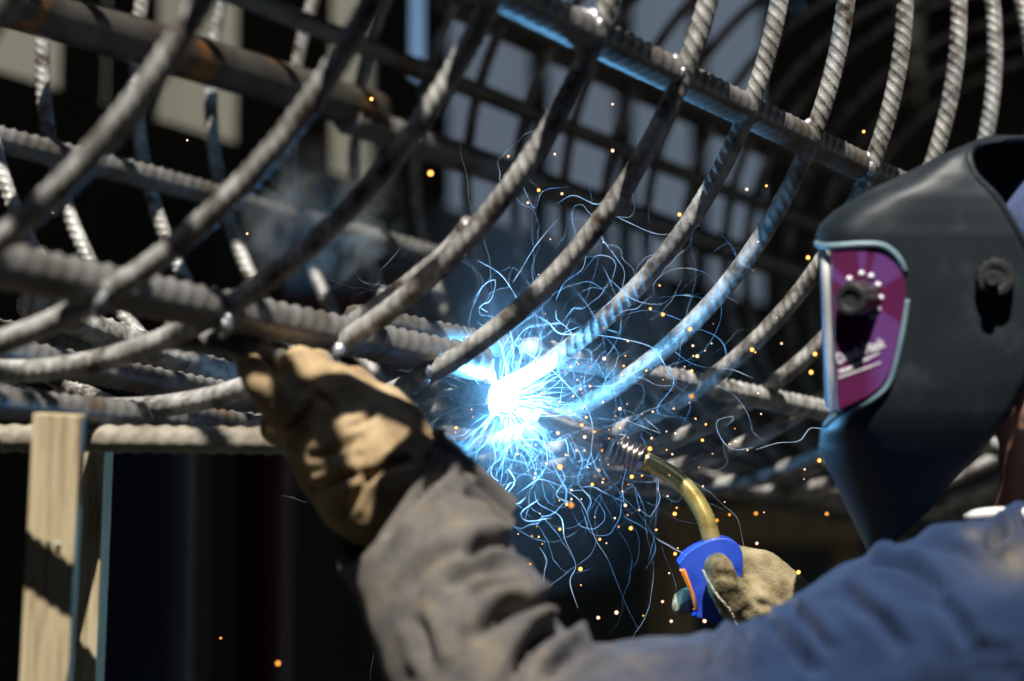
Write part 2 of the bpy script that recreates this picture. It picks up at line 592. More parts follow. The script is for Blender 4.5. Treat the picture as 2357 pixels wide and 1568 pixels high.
# upper half, above the picture: it throws the barred shadows
for dg in (150, 165):
    A, B = hoop_pt(-3, dg, .955), hoop_pt(23, dg, .955)
    rebar('lengthwise_bar', [A, B], .015, cage, M['bar'], step=.006)
for dg in (53, 65, 77, 89, 103, 120):  # unseen pipes added to shade the bottom of the cage
    A, B = hoop_c(1.6) + (hoop_pt(30, dg, .925) - hoop_c(30)), hoop_pt(11, dg, .925)
    pv_, S_ = resample([A, B], .2)
    V, F = sweep(pv_, S_, .030, 20)
    link('support_or_shade_pipe', mesh_np('support_or_shade_pipe', V, F), M['pipe'], cage)
for dg in (31, 42):  # two more pipes added out of view, darkening the lower hoops farther right
    A, B = hoop_c(4.6) + (hoop_pt(30, dg, .925) - hoop_c(30)), hoop_pt(12, dg, .925)
    pv_, S_ = resample([A, B], .2)
    V, F = sweep(pv_, S_, .030, 20)
    link('support_or_shade_pipe', mesh_np('support_or_shade_pipe', V, F), M['pipe'], cage)
# bent end of a bar beside the arc
rebar('bar_stub', [W(960, 985, 2.50), W(1020, 940, 2.475), W(1080, 922, 2.458), W(1132, 922, 2.453)], .0165, cage, M['steel'])
# lap of the fourth hoop
rebar('hoop_lap', [W(1085, 515, 2.17), W(1040, 572, 2.19), W(960, 640, 2.21), W(880, 700, 2.235), W(815, 742, 2.25)], .0098, cage, M['steel'])


def weld_bead(P, r, n=26):
    bm = bmesh.new()
    bmesh.ops.create_icosphere(bm, subdivisions=3, radius=r)
    off = Vector((random.random() * 9, random.random() * 9, 0))
    sc = Vector((random.uniform(.7, 1.1), .8, random.uniform(1.1, 1.7)))
    for v in bm.verts:
        k = 1 + .35 * noise.noise(v.co / r * 1.1 + off) + .14 * noise.noise(v.co / r * 3.5 + off)
        v.co = Vector((v.co.x * sc.x, v.co.y * sc.y, v.co.z * sc.z)) * k
    o = link('weld_bead', mesh_bm('weld_bead', bm), M['weld'], cage)
    o.location = P
    o.rotation_euler = (0, random.uniform(-.5, .5), 0)
    return o


STUBS = [(4, 1362, 48), (5, 1553, 158), (6, 1703, 237), (7, 1853, 303), (8, 1990, 372)]
for (i, x, y) in STUBS:
    weld_bead(on_hoop(i, x, y, -.006), .0085)
    weld_bead(on_hoop(i, x + 12, y + 14, -.008), .006)
    a, b = on_hoop(i, x - 42, y - 14, -.004), on_hoop(i, x + 4, y + 4, -.004)
    rebar('bar_stub', [a, b], .0085, cage, M['steel'])
for (i, x, y) in ((2, 232, 690), (3, 522, 742), (4, 778, 806), (5, 985, 852)):
    weld_bead(on_hoop(i, x, y, -.016), .0050)
    weld_bead(on_hoop(i, x - 8, y + 22, -.014), .0046)

# ------------------------------------------------------------------ timber stand and its cross bar
stand = empty('timber_stand', W(120, 1568, 2.15))
stand.location.z = 0
tag(stand, 'weathered timber post of two boards carrying the horizontal bar at lower left', 'timber stand')


def board(name, pA, pB, wpx, d, depth, parent, z0=0.0):
    """upright board: pA top centre, pB lower centre in the picture; runs to the ground"""
    T = W(*pA, d)
    Q = W(*pB, d)
    dirv = (Q - T).normalized()
    L = (T.z - z0) / -dirv.z
    wd = wpx * d / FP
    me = box_mesh(name, wd, depth, L, .0012)
    # small irregularities along the edges
    o = link(name, me, M['wood'], parent, smooth=False)
    z = -dirv
    x = (EX - z * EX.dot(z)).normalized()
    y = z.cross(x)
    m = Matrix((x, y, z)).transposed().to_4x4()
    m.translation = T + dirv * L / 2 + Vector((0, depth / 2, 0))
    o.matrix_basis = m
    return o


board('front_board', (131, 950), (100, 1568), 112, 2.0, .026, stand)
board('rear_board', (216, 965), (192, 1568), 56, 2.235, .05, stand)
for (x, y) in ((83, 1252), (103, 1250), (125, 1252)):
    bm = bmesh.new()
    bmesh.ops.create_cone(bm, cap_ends=True, segments=12, radius1=.0022, radius2=.0018, depth=.003)
    o = link('nail_head', mesh_bm('nail_head', bm), M['frame'], stand)
    o.location = W(x + 8, y, 1.998)
    o.rotation_euler = (math.pi / 2, 0, 0)
cross = rebar('support_bar', [W(-300, 1008, 2.19), W(330, 1011, 2.20), W(800, 1018, 2.21)], .0128, None, M['dusty'], pitch=.017)
tag(cross, 'horizontal ribbed steel bar resting against the timber post', 'steel bar')

# boom added out of view, above left; its end block shades the left glove
boom = empty('glove_shade_boom', (-1.5, 1.63, 0))
tag(boom, 'unseen steel post and arm added to shade the left glove', 'boom')
G = W(905, 1025, 2.06)
kz = 2.25
by_ = G.y - (kz - G.z) * .6
for (nm, pts, r) in (('post', [(-1.5, by_, 0), (-1.5, by_, 2.6)], .045), ('arm', [(-1.52, by_, kz + .03), (G.x, by_, kz + .03)], .011), ('brace', [(-1.48, by_, 1.95), (-1.1, by_, kz + .02)], .012), ('foot', [(-1.9, by_, .04), (-1.1, by_, .04)], .04)):
    P, S = resample([Vector(p) for p in pts], .05)
    V, F = sweep(P, S, r, 20)
    link(nm, mesh_np(nm, V, F), M['pipe'], boom)
p = link('shade_block', box_mesh('shade_block', .13, .05, .035, .006), M['pipe'], boom, smooth=False)
p.location = (G.x - .03, by_, kz)

# ------------------------------------------------------------------ background clutter
M['red'] = mat('dark_red_paint', (.25, .02, .015), .5)
noisy(M['red'], [(.06, .005, .004), (.13, .012, .009)], 6, 6)
M['bluep'] = mat('dark_blue_paint', (.012, .03, .11), .5)
noisy(M['bluep'], [(.004, .009, .035), (.008, .018, .06)], 5, 6)


def rect_frame(name, label, cat, cx, cy, d, wpx, hpx, m, bars):
    """welded rack of square tube standing on the ground"""
    c = W(cx, cy, d)
    o = empty(name, (c.x, c.y, 0))
    tag(o, label, cat)
    ww = wpx * d / FP
    top = W(cx, cy - hpx / 2, d).z
    for sx in (-1, 1):
        for sy in (0, 1):
            p = link('upright', box_mesh('upright', .07, .07, top, .006), m, o, smooth=False)
            p.location = (c.x + sx * ww / 2, c.y + sy * .7, top / 2)
    for k in range(bars):
        z = top * (k + 1) / bars - .04
        for sy in (0, 1):
            p = link('rail', box_mesh('rail', ww, .06, .07, .006), m, o, smooth=False)
            p.location = (c.x, c.y + sy * .7, z)
    return o


rect_frame('steel_rack', 'blurred dark red steel rack in the shade below the cage', 'steel rack', 640, 1050, 6.0, 560, 760, M['red'], 1)
c = W(622, 452, 5.6)
o = link('red_panel', box_mesh('red_panel', .075, .03, .055, .004), M['red'], None, smooth=False)


def drum(name, label, x, y, d, wpx, m):
    c = W(x, y, d)
    r = wpx / 2 * d / FP
    h = c.z
    prof = [(0, h), (r * .94, h), (r * .95, h + .012), (r, h + .012), (r, h - .02), (r * .985, h - .03)]
    for z in (h * .66, h * .33):
        prof += [(r * .985, z + .03), (r * 1.02, z + .01), (r * 1.02, z - .01), (r * .985, z - .03)]
    prof += [(r * .985, .03), (r, .02), (r, 0), (0, 0)]
    bm = bmesh.new()
    n = 32
    rows = []
    for (rr, z) in prof:
        rows.append([bm.verts.new((rr * math.cos(2 * math.pi * k / n), rr * math.sin(2 * math.pi * k / n), z)) for k in range(n)] if rr > 0 else [bm.verts.new((0, 0, z))])
    for a, b in zip(rows, rows[1:]):
        for k in range(n):
            q = [a[k % len(a)], a[(k + 1) % len(a)], b[(k + 1) % len(b)], b[k % len(b)]]
            q = list(dict.fromkeys(q))
            bm.faces.new(q)
    o = link(name, mesh_bm(name, bm), m, None)
    o.location = (c.x, c.y, 0)
    tag(o, label, 'drum')
    return o


bpy.data.objects.remove(o)
drum('steel_drum', 'blurred red steel drum far behind the left hoops', 618, 436, 7.5, 120, M['red'])
drum('steel_drum', 'dark blue steel drum in the shade below the left hoops', 330, 905, 5.0, 250, M['bluep'])
rect_frame('timber_trestle', 'out of focus timber trestle in the shade under the helmet', 'trestle', 1800, 1310, 5.4, 480, 300, M['wood'], 3)

# ------------------------------------------------------------------ blobs: union of round chains
_b = bmesh.new()
bmesh.ops.create_icosphere(_b, subdivisions=2, radius=1.0)
_b.verts.index_update()
ICO_V = np.array([tuple(v.co) for v in _b.verts])
ICO_F = np.array([[v.index for v in f.verts] for f in _b.faces])
_b.free()


def chain_mesh(name, chains, voxel, smooth=4):
    """chains of (px, py, depth, radius px) -> one closed surface"""
    acc = []
    for ch in chains:
        add_chain(acc, [(*W(x, y, d), r * d / FP) for (x, y, d, r) in ch])
    return remesh(name, acc, voxel, smooth)


def add_chain(acc, world):
    for (a, b) in zip(world, world[1:]):
        a, b = np.array(a, float), np.array(b, float)
        L = np.linalg.norm((b - a)[:3])
        n = max(1, int(L / (min(a[3], b[3]) * .2)))
        for k in range(n + 1):
            acc.append(a + (b - a) * k / n)


def remesh(name, bm, voxel, smooth):
    V = np.vstack([ICO_V * p[3] * 1.01 + p[:3] for p in bm])
    F = np.vstack([ICO_F + len(ICO_V) * k for k in range(len(bm))])
    me = mesh_np(name + '_src', V, F)
    o = bpy.data.objects.new('tmp', me)
    col.objects.link(o)
    r = o.modifiers.new('r', 'REMESH')
    r.mode = 'VOXEL'
    r.voxel_size = voxel
    s = o.modifiers.new('s', 'SMOOTH')
    s.factor = .5
    s.iterations = smooth
    dg = bpy.context.evaluated_depsgraph_get()
    ev = o.evaluated_get(dg)
    out = bpy.data.meshes.new_from_object(ev)
    out.name = name
    bpy.data.objects.remove(o)
    bpy.data.meshes.remove(me)
    return out


def co_no(me):
    n = len(me.vertices)
    co = np.zeros(n * 3, np.float32)
    me.vertices.foreach_get('co', co)
    no = np.zeros(n * 3, np.float32)
    me.vertices.foreach_get('normal', no)
    return co.reshape(-1, 3).astype(float), no.reshape(-1, 3).astype(float)


def seg_dist(x, y, pts):
    """signed distance to a polyline and parameter along it (0..1)"""
    best = np.full(len(x), 1e9)
    sgn = np.zeros(len(x))
    par = np.zeros(len(x))
    P = np.array(pts, float)
    L = np.concatenate([[0], np.cumsum(np.linalg.norm(np.diff(P, axis=0), axis=1))])
    for i in range(len(P) - 1):
        a, b = P[i], P[i + 1]
        d = b - a
        t = np.clip(((x - a[0]) * d[0] + (y - a[1]) * d[1]) / (d @ d), 0, 1)
        qx, qy = a[0] + d[0] * t - x, a[1] + d[1] * t - y
        ds = np.hypot(qx, qy)
        up = ds < best
        best = np.where(up, ds, best)
        sgn = np.where(up, np.sign(d[0] * (y - a[1]) - d[1] * (x - a[0])), sgn)
        par = np.where(up, (L[i] + t * np.linalg.norm(d)) / L[-1], par)
    return best * sgn, par


def folds(me, strokes, amp=1.0):
    """press creases (and raise the cloth beside them) on the side of the mesh that faces the viewer"""
    co, no = co_no(me)
    x, y, d = PX(co)
    view = -(co - np.array([0, 0, CZ]))
    view /= np.linalg.norm(view, axis=1)[:, None]
    front = np.clip((np.einsum('ij,ij->i', view, no) + .15) / .3, 0, 1)
    disp = np.zeros(len(co))
    for (pts, wd, dep) in strokes:
        P, _ = resample([(*p, 0) for p in pts], 8)
        s, par = seg_dist(x, y, P[:, :2])
        end = np.clip(np.minimum(par, 1 - par) * 5, 0, 1)
        ends = np.where((par <= 0) | (par >= 1), 0, np.sqrt(end))
        prof = -np.exp(-(s / wd) ** 2) + .55 * np.exp(-((s + 1.9 * wd) / (1.1 * wd)) ** 2) + .4 * np.exp(-((s - 1.9 * wd) / (1.1 * wd)) ** 2)
        disp += dep * prof * ends
    co += no * (disp * front * amp)[:, None]
    me.vertices.foreach_set('co', co.astype(np.float32).ravel())
    me.update()


def wrinkle(me, scale, amp, stretch=(1, 1, 1), octaves=3, ridged=False):
    co, no = co_no(me)
    d = np.zeros(len(co))
    for i, c in enumerate(co):
        v = Vector((c[0] * stretch[0], c[1] * stretch[1], c[2] * stretch[2])) * scale
        k = noise.fractal(v, 1.0, 2.0, octaves)
        d[i] = (1 - abs(k) * 2) if ridged else k
    co += no * (d * amp)[:, None]
    me.vertices.foreach_set('co', co.astype(np.float32).ravel())
    me.update()


# ------------------------------------------------------------------ the welder
person = empty('person', (W(2300, 1400, 2.2).x, W(2300, 1400, 2.2).y, 0))
tag(person, 'person in a navy work jacket and suede gloves welding under the cage', 'person')


def pxof(P):
    x, y, d = PX([tuple(P)])
    return x[0], y[0], d[0]


hipL, hipR = W(2480, 1500, 2.1), W(2500, 1500, 2.32)
bx, by = W(2470, 1500, 2.2).x, W(2470, 1500, 2.2).y
body = []


def wc(x, y, d, r_m):
    p = W(x, y, d)
    return (p.x, p.y, p.z, r_m)


# head with nose, chin, ears; neck; torso; legs; arms with gloved hands inside
add_chain(body, [wc(2515, 610, 2.2, .096), wc(2480, 700, 2.2, .09), wc(2430, 820, 2.2, .07), wc(2385, 890, 2.2, .05)])
add_chain(body, [wc(2275, 740, 2.2, .012), wc(2235, 800, 2.2, .016)])
add_chain(body, [wc(2420, 850, 2.2, .064), wc(2448, 1000, 2.2, .060), wc(2455, 1120, 2.2, .062), wc(2460, 1260, 2.2, .075)])
add_chain(body, [wc(2352, 820, 2.118, .012), wc(2372, 860, 2.112, .014), wc(2362, 920, 2.112, .011), wc(2350, 975, 2.114, .009), wc(2352, 992, 2.114, .008)])
add_chain(body, [(bx - .05, by - .16, 1.33 - .05, .06), (bx, by, 1.33, .09), (bx - .05, by + .18, 1.33 - .05, .06)])
add_chain(body, [(bx, by, 1.3, .10), (bx + .05, by, 1.1, .125), (bx + .07, by, .93, .12)])
add_chain(body, [(bx, by - .07, 1.25, .09), (bx + .05, by - .08, 1.05, .10)])
for s in (-1, 1):
    add_chain(body, [(bx + .07, by + s * .09, .92, .09), (bx - .02, by + s * .1, .50, .058), (bx + .06, by + s * .1, .10, .042), (bx - .1, by + s * .1, .04, .035)])
sl = W(2090, 1545, 2.0)
sr = W(2150, 1560, 2.4)
el = W(1200, 1690, 1.87)
er = W(2010, 1760, 2.44)
add_chain(body, [(*W(2150, 1540, 2.03), .055), (*W(1850, 1670, 1.99), .05), (*W(1620, 1725, 1.95), .045), (*W(1230, 1705, 1.9), .042), (*W(930, 1190, 2.04), .026), (*W(850, 1060, 2.07), .024), (*W(780, 960, 2.09), .022)])
add_chain(body, [(*sr, .055), (*er, .042), (*W(1850, 1450, 2.43), .03)])
bme = remesh('body', body, .007, 3)
link('body', bme, M['skin'], person)

# jacket (with both sleeves), one cloth surface
jb = []


def wl(lst):
    out = []
    for (x, y, d, r) in lst:
        p = W(x, y, d)
        out.append((p.x, p.y, p.z, r * d / FP))
    return out


add_chain(jb, wl([(838, 1045, 2.06, 176), (905, 1150, 2.03, 186), (962, 1262, 1.99, 190), (1030, 1385, 1.95, 200), (1100, 1525, 1.91, 214), (1195, 1690, 1.88, 236),
                  (1400, 1712, 1.90, 240), (1620, 1712, 1.94, 246), (1850, 1655, 1.98, 256), (2060, 1545, 2.0, 272), (2210, 1500, 2.03, 290)]))
add_chain(jb, wl([(2210, 1500, 2.05, 290), (2350, 1462, 2.12, 282), (2480, 1460, 2.2, 290), (2560, 1500, 2.3, 300)]))
add_chain(jb, [(*W(2210, 1540, 2.35), .105), (*sr, .085), (*er, .08), (*W(1900, 1500, 2.43), .062)])
add_chain(jb, [(bx - .02, by - .03, 1.25, .16), (bx + .03, by, 1.1, .17), (bx + .06, by, .9, .165)])
jme = remesh('jacket', jb, .0055, 10)
wrinkle(jme, 9, .0045, (1, 1, 1), 3)
wrinkle(jme, 20, .0022, (1, 1, .7), 3)
C8 = lambda L: [(764 + a * .3523, 1015.5 + b * .3523) for a, b in L]
C9 = lambda L: [(1528 + a * .3523, 1015.5 + b * .3523) for a, b in L]
folds(jme, [
    (C8([(960, 1300), (1020, 1200), (1130, 1110), (1280, 1070), (1450, 1090), (1590, 1140)]), 17, .012),
    (C8([(1150, 1640), (1250, 1400), (1400, 1240), (1600, 1190), (1790, 1280), (1850, 1330)]), 18, .013),
    (C8([(1400, 1560), (1520, 1440), (1660, 1350), (1830, 1310)]), 15, .009),
    (C8([(860, 760), (960, 690), (1080, 665), (1250, 720), (1420, 820)]), 16, .010),
    (C8([(320, 640), (420, 480), (520, 370), (640, 250), (760, 170)]), 14, .009),
    (C8([(520, 40), (640, 15), (760, 40), (880, 100)]), 14, .008),
    (C8([(500, 1000), (560, 880), (660, 780), (800, 690)]), 15, .006),
    (C8([(190, 470), (150, 560), (120, 680)]), 13, .007),
    (C8([(760, 960), (860, 880), (1000, 840), (1150, 860)]), 15, .006),
    (C8([(860, 330), (960, 340), (1080, 400)]), 13, .006),
    (C8([(540, 1130), (600, 1300), (640, 1500)]), 18, .006),
    (C8([(900, 1020), (1010, 960), (1180, 950), (1330, 990)]), 12, .005),
    (C9([(1300, 800), (1420, 790), (1560, 810), (1700, 880), (1820, 1010)]), 14, .009),
    (C9([(660, 1180), (760, 1270), (850, 1360), (990, 1530)]), 15, .008),
    (C9([(500, 1180), (520, 1300), (500, 1450)]), 14, .007),
    (C9([(800, 1080), (880, 1140), (980, 1240), (1060, 1380)]), 15, .007),
    (C9([(1120, 960), (1240, 1040), (1420, 1180), (1560, 1380)]), 18, .006),
    (C9([(1500, 700), (1700, 660), (1900, 700), (2050, 800)]), 15, .006),
    (C9([(1750, 1000), (1900, 1150), (2000, 1350)]), 18, .005),
    (C9([(560, 1150), (640, 1110), (700, 1160)]), 11, .007),
    (C9([(2080, 690), (2160, 650), (2260, 590), (2420, 510)]), 12, .016),
    (C9([(300, 1230), (360, 1330), (330, 1500)]), 15, .006),
    (C9([(1950, 1400), (2120, 1380), (2300, 1400)]), 18, .002),
    (C9([(1980, 1500), (2150, 1490), (2330, 1510)]), 18, .002),
], 1.6)
# open the left cuff
bm = bmesh.new()
bm.from_mesh(jme)
ax = (W(1030, 1385, 1.95) - W(905, 1150, 2.03)).normalized()
cutp = W(897, 1146, 2.03)
cn = (EX * .76 - EU * .62 + ED * .16).normalized()
bmesh.ops.bisect_plane(bm, geom=bm.verts[:] + bm.edges[:] + bm.faces[:], plane_co=cutp, plane_no=cn, clear_inner=True)
edges = [e for e in bm.edges if e.is_boundary]
if edges:
    ex = bmesh.ops.extrude_edge_only(bm, edges=edges)
    vs_ = [v for v in ex['geom'] if isinstance(v, bmesh.types.BMVert)]
    for v in vs_:
        v.co = v.co + (cutp - v.co) * .045 - cn * .003
    ex2 = bmesh.ops.extrude_edge_only(bm, edges=[e for e in ex['geom'] if isinstance(e, bmesh.types.BMEdge)])
    for v in ex2['geom']:
        if isinstance(v, bmesh.types.BMVert):
            v.co = v.co + (cutp - v.co) * .06 + cn * .09
bm.to_mesh(jme)
bm.free()
co, no = co_no(jme)
x, y, d = PX(co)
dust = np.clip((1760 - x) / 620, 0, 1) * .92
for (pxx, pyy, rr) in ((2340, 1290, 90), (2250, 1230, 30)):
    dust = np.maximum(dust, .75 * np.exp(-((x - pxx) ** 2 + ((y - pyy) * 1.8) ** 2) / rr ** 2))
at = jme.attributes.new('dust', 'FLOAT', 'POINT')
at.data.foreach_set('value', dust.astype(np.float32))
link('jacket', jme, M['jacket'], person)
# white shirt collar
P, S = resample([W(2222, 1192, 2.13), W(2270, 1184, 2.12), W(2330, 1182, 2.12), W(2420, 1190, 2.12)], .01)
V, F = sweep(P, S, np.interp(S, [0, .01, S[-1]], [.003, .0055, .006]), 10)
link('shirt_collar', mesh_np('shirt_collar', V, F), M['shirt'], person)
# cap under the helmet
cb = []
add_chain(cb, [wc(2522, 590, 2.2, .102), wc(2530, 640, 2.2, .101)])
cme = remesh('cap', cb, .006, 5)
wrinkle(cme, 18, .004)
link('cap', cme, M['cap'], person)

# left glove: gauntlet, back of the hand, four fingers curled over the bar, thumb behind
GL = [
    [(900, 1130, 2.045, 150), (838, 1052, 2.055, 148), (796, 985, 2.075, 128), (770, 945, 2.085, 112)],
    [(790, 1130, 2.06, 80), (738, 1095, 2.06, 58), (705, 1020, 2.065, 50)],
    [(930, 1060, 2.06, 90), (905, 1000, 2.075, 88), (880, 960, 2.085, 74)],
    [(762, 1152, 2.045, 48), (830, 1150, 2.04, 90)],
    [(690, 960, 2.07, 62), (645, 930, 2.06, 48), (600, 880, 2.05, 40), (572, 848, 2.06, 33), (580, 822, 2.09, 27)],
    [(720, 930, 2.09, 62), (690, 885, 2.075, 45), (672, 845, 2.08, 38), (690, 822, 2.11, 32)],
    [(775, 925, 2.09, 66), (745, 880, 2.08, 48), (728, 850, 2.10, 38), (735, 835, 2.14, 32)],
    [(845, 950, 2.09, 70), (830, 905, 2.09, 48), (815, 880, 2.11, 38), (810, 872, 2.15, 32)],
    [(900, 1000, 2.09, 80), (885, 940, 2.10, 55)],
    [(680, 985, 2.10, 50), (640, 985, 2.12, 40), (650, 930, 2.15, 36)],
]
gme = chain_mesh('left_glove', GL, .0038, 5)
wrinkle(gme, 26, .0035)
folds(gme, [([(800, 1180), (840, 1110), (900, 1070), (960, 1060)], 10, .006), ([(720, 1130), (790, 1100), (850, 1090)], 11, .006),
            ([(700, 1050), (770, 1040), (830, 1000)], 10, .005), ([(800, 990), (840, 970), (870, 930)], 8, .004),
            ([(660, 985), (700, 960), (720, 920)], 9, .006), ([(715, 905), (755, 925), (780, 960)], 8, .005),
            ([(850, 985), (830, 1040), (840, 1100)], 9, .004)])
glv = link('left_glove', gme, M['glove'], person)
glv['label'] = 'sunlit tan suede glove gripping the bar'

# right glove around the torch grip
GR = [
    [(1652, 1304, 2.372, 33), (1668, 1345, 2.372, 40), (1700, 1392, 2.38, 48), (1750, 1430, 2.40, 62)],
    [(1700, 1288, 2.43, 34), (1752, 1318, 2.43, 54), (1800, 1372, 2.43, 68), (1830, 1440, 2.43, 74), (1860, 1520, 2.43, 78)],
    [(1730, 1380, 2.42, 62), (1780, 1440, 2.42, 70)],
    [(1745, 1305, 2.46, 40), (1660, 1275, 2.468, 28), (1600, 1275, 2.455, 24), (1584, 1284, 2.44, 19)],
    [(1750, 1370, 2.46, 42), (1670, 1380, 2.47, 36), (1605, 1378, 2.45, 34), (1576, 1384, 2.425, 28), (1566, 1397, 2.415, 20)],
    [(1760, 1430, 2.46, 40), (1690, 1450, 2.468, 32), (1640, 1460, 2.45, 26), (1626, 1464, 2.43, 18)],
]
gme = chain_mesh('right_glove', GR, .0022, 4)
wrinkle(gme, 34, .0014)
wrinkle(gme, 120, .0004)
folds(gme, [([(1690, 1300), (1715, 1350), (1745, 1385), (1790, 1400)], 9, .003), ([(1790, 1440), (1808, 1412), (1815, 1385)], 9, .0012),
            ([(1690, 1430), (1730, 1400), (1770, 1400)], 11, .0014), ([(1650, 1320), (1690, 1330), (1720, 1360)], 8, .0022),
            ([(1560, 1350), (1562, 1380), (1556, 1405)], 4, .0015)])
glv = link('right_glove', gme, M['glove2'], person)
glv['label'] = 'dirty olive suede glove closed round the torch grip'
# pale seam along the thumb
P, S = resample([W(1618, 1312, 2.352), W(1632, 1340, 2.350), W(1652, 1372, 2.352), W(1680, 1405, 2.357), W(1695, 1440, 2.366)], .0006)
P = P + rng.normal(0, .00035, P.shape)
V, F = sweep(P, S, .0011, 6)
link('glove_seam', mesh_np('glove_seam', V, F), M['stitch'], glv)

# ------------------------------------------------------------------ welding torch
torch = empty('welding_torch', W(1650, 1350, 2.41))
tag(torch, 'welding torch with blue grip, orange trigger and curved brass neck', 'welding torch')


def prism(name, pts, d, thick, bev, m, parent, segs=3):
    bm = bmesh.new()
    vs_ = [bm.verts.new(W(x, y, d) - ED * (thick / 2)) for x, y in pts]
    f = bm.faces.new(vs_)
    ex = bmesh.ops.extrude_face_region(bm, geom=[f])
    for v in ex['geom']:
        if isinstance(v, bmesh.types.BMVert):
            v.co += ED * thick
    bmesh.ops.recalc_face_normals(bm, faces=bm.faces)
    if bev:
        bmesh.ops.bevel(bm, geom=bm.edges[:], offset=bev, segments=segs, affect='EDGES', profile=.5, clamp_overlap=True)
    o = link(name, mesh_bm(name, bm), m, parent)
    return o


grip = [(1559, 1294), (1578, 1270), (1612, 1249), (1650, 1236), (1682, 1240), (1702, 1260), (1706, 1300), (1700, 1345), (1712, 1400), (1722, 1440), (1745, 1520),
        (1680, 1530), (1655, 1452), (1628, 1424), (1586, 1414), (1604, 1403), (1590, 1368), (1576, 1330)]
Pg, _ = resample([(*p, 0) for p in grip], 12)
grip_o = prism('grip', [tuple(p[:2]) for p in Pg], 2.412, .040, .0095, M['blue'], torch, 5)
zig = [(1567, 1310)]
for k in range(15):
    t = k / 15
    zig += [(1566 + 34 * t - 3 + 4 * math.sin(t * 3), 1313 + 86 * t), (1566 + 34 * t + 3 + 4 * math.sin(t * 3), 1316 + 86 * t)]
zig += [(1594, 1404), (1604, 1400), (1598, 1370), (1586, 1335), (1576, 1309)]
prism('trigger', zig, 2.395, .014, .0004, M['orange'], torch, 1)

npx = [(1650, 1275, 2.412), (1637, 1240, 2.415), (1624, 1195, 2.42), (1600, 1150, 2.428), (1562, 1107, 2.436), (1518, 1077, 2.444), (1470, 1054, 2.45)]
P, S = resample([W(*q) for q in npx], .0012)
V, F = sweep(P, S, 21.5 * 2.43 / FP, 32)
# hammered, scuffed metal
n_ = np.array([noise.noise(Vector(v) * 420) for v in V])
V = V + (V - np.repeat(np.vstack([P]), 32, 0)[:len(V)] if len(V) == len(P) * 32 else 0) * 0
me = mesh_np('neck', V, F)
link('neck', me, M['brass'], torch)


def lathe(name, A, B, prof, m, parent, n=36):
    """prof: (t along A->B, radius)"""
    ax = (B - A)
    L = ax.length
    z = ax.normalized()
    x = z.orthogonal().normalized()
    y = z.cross(x)
    V, F = [], []
    for (t, r) in prof:
        for k in range(n):
            a = 2 * math.pi * k / n
            V.append(A + z * (t * L) + x * (r * math.cos(a)) + y * (r * math.sin(a)))
    for i in range(len(prof) - 1):
        for k in range(n):
            F.append((i * n + k, i * n + (k + 1) % n, (i + 1) * n + (k + 1) % n, (i + 1) * n + k))
    me = mesh_np(name, [tuple(v) for v in V], F)
    bm = bmesh.new()
    bm.from_mesh(me)
    bm.to_mesh(me)
    bm.free()
    o = link(name, me, m, parent)
    return o


A, B = W(1484, 1062, 2.448), W(1404, 1026, 2.456)
prof = [(0, .004), (0, .0105)]
for k in range(6):
    t0 = .06 + k * .15
    prof += [(t0, .0108), (t0 + .02, .0145), (t0 + .065, .0148), (t0 + .085, .0108)]
prof += [(.95, .0118), (1.0, .0118), (1.0, .003)]
lathe('insulator', A, B, prof, M['nozzle'], torch)
A, B = W(1402, 1025, 2.456), W(1238, 956, 2.447)
lathe('gas_nozzle', A, B, [(0, .002), (0, .0115), (.3, .0118), (.7, .0112), (.96, .0085), (1.0, .0082), (1.0, .0066), (.8, .0066)], M['nozzle'], torch)

# ------------------------------------------------------------------ welding helmet
HD = 2.205
helmet = empty('welding_helmet', W(2150, 1280, HD))
tag(helmet, 'scuffed dark welding helmet with a plum coloured control panel', 'welding helmet')
HY = R_(-1.5)


def HW(px, py, s):
    """helmet point: picture position in its middle plane, s metres towards the viewer"""
    p0 = W(px, py, HD)
    side = (-ED * math.cos(HY) + EX * math.sin(HY))
    return p0 + side * s


def HWs(px, py, s):
    """as HW, but px, py is where the near side (at s) should appear"""
    return W(px, py, HD - s)


lev_y = [316, 319, 324, 332, 345, 365, 400, 450, 490, 520, 540, 562, 580, 640, 720, 800, 880, 945, 965, 990, 1030, 1070, 1120, 1180, 1240, 1270, 1288]
frn = {316: 2300, 319: 2285, 324: 2262, 332: 2235, 345: 2205, 365: 2160, 400: 2090, 450: 1985, 490: 1920, 520: 1890, 540: 1882, 562: 1880, 580: 1904, 640: 1907, 720: 1911, 800: 1916, 880: 1920, 945: 1922,
       965: 1905, 990: 1892, 1030: 1890, 1070: 1904, 1120: 1930, 1180: 1958, 1240: 1988, 1270: 2002, 1288: 2011}
rear = {316: 2420, 319: 2380, 324: 2310, 332: 2256, 345: 2236, 365: 2230, 400: 2243, 450: 2290, 490: 2318, 520: 2336, 540: 2347, 562: 2360, 580: 2368, 640: 2392, 720: 2408, 800: 2398, 880: 2362, 945: 2328,
        965: 2314, 990: 2296, 1030: 2262, 1070: 2228, 1120: 2184, 1180: 2131, 1240: 2066, 1270: 2034, 1288: 2014}
half = {316: .02, 319: .035, 324: .052, 332: .07, 345: .084, 365: .094, 400: .102, 450: .108, 490: .110, 520: .111, 540: .112, 562: .112, 580: .112, 640: .112, 720: .112, 800: .112, 880: .111, 945: .108,
        965: .106, 990: .103, 1030: .097, 1070: .090, 1120: .080, 1180: .065, 1240: .042, 1270: .024, 1288: .008}


def curve_at(dic, y):
    ks = sorted(dic)
    return float(np.interp(y, ks, [dic[k] for k in ks]))


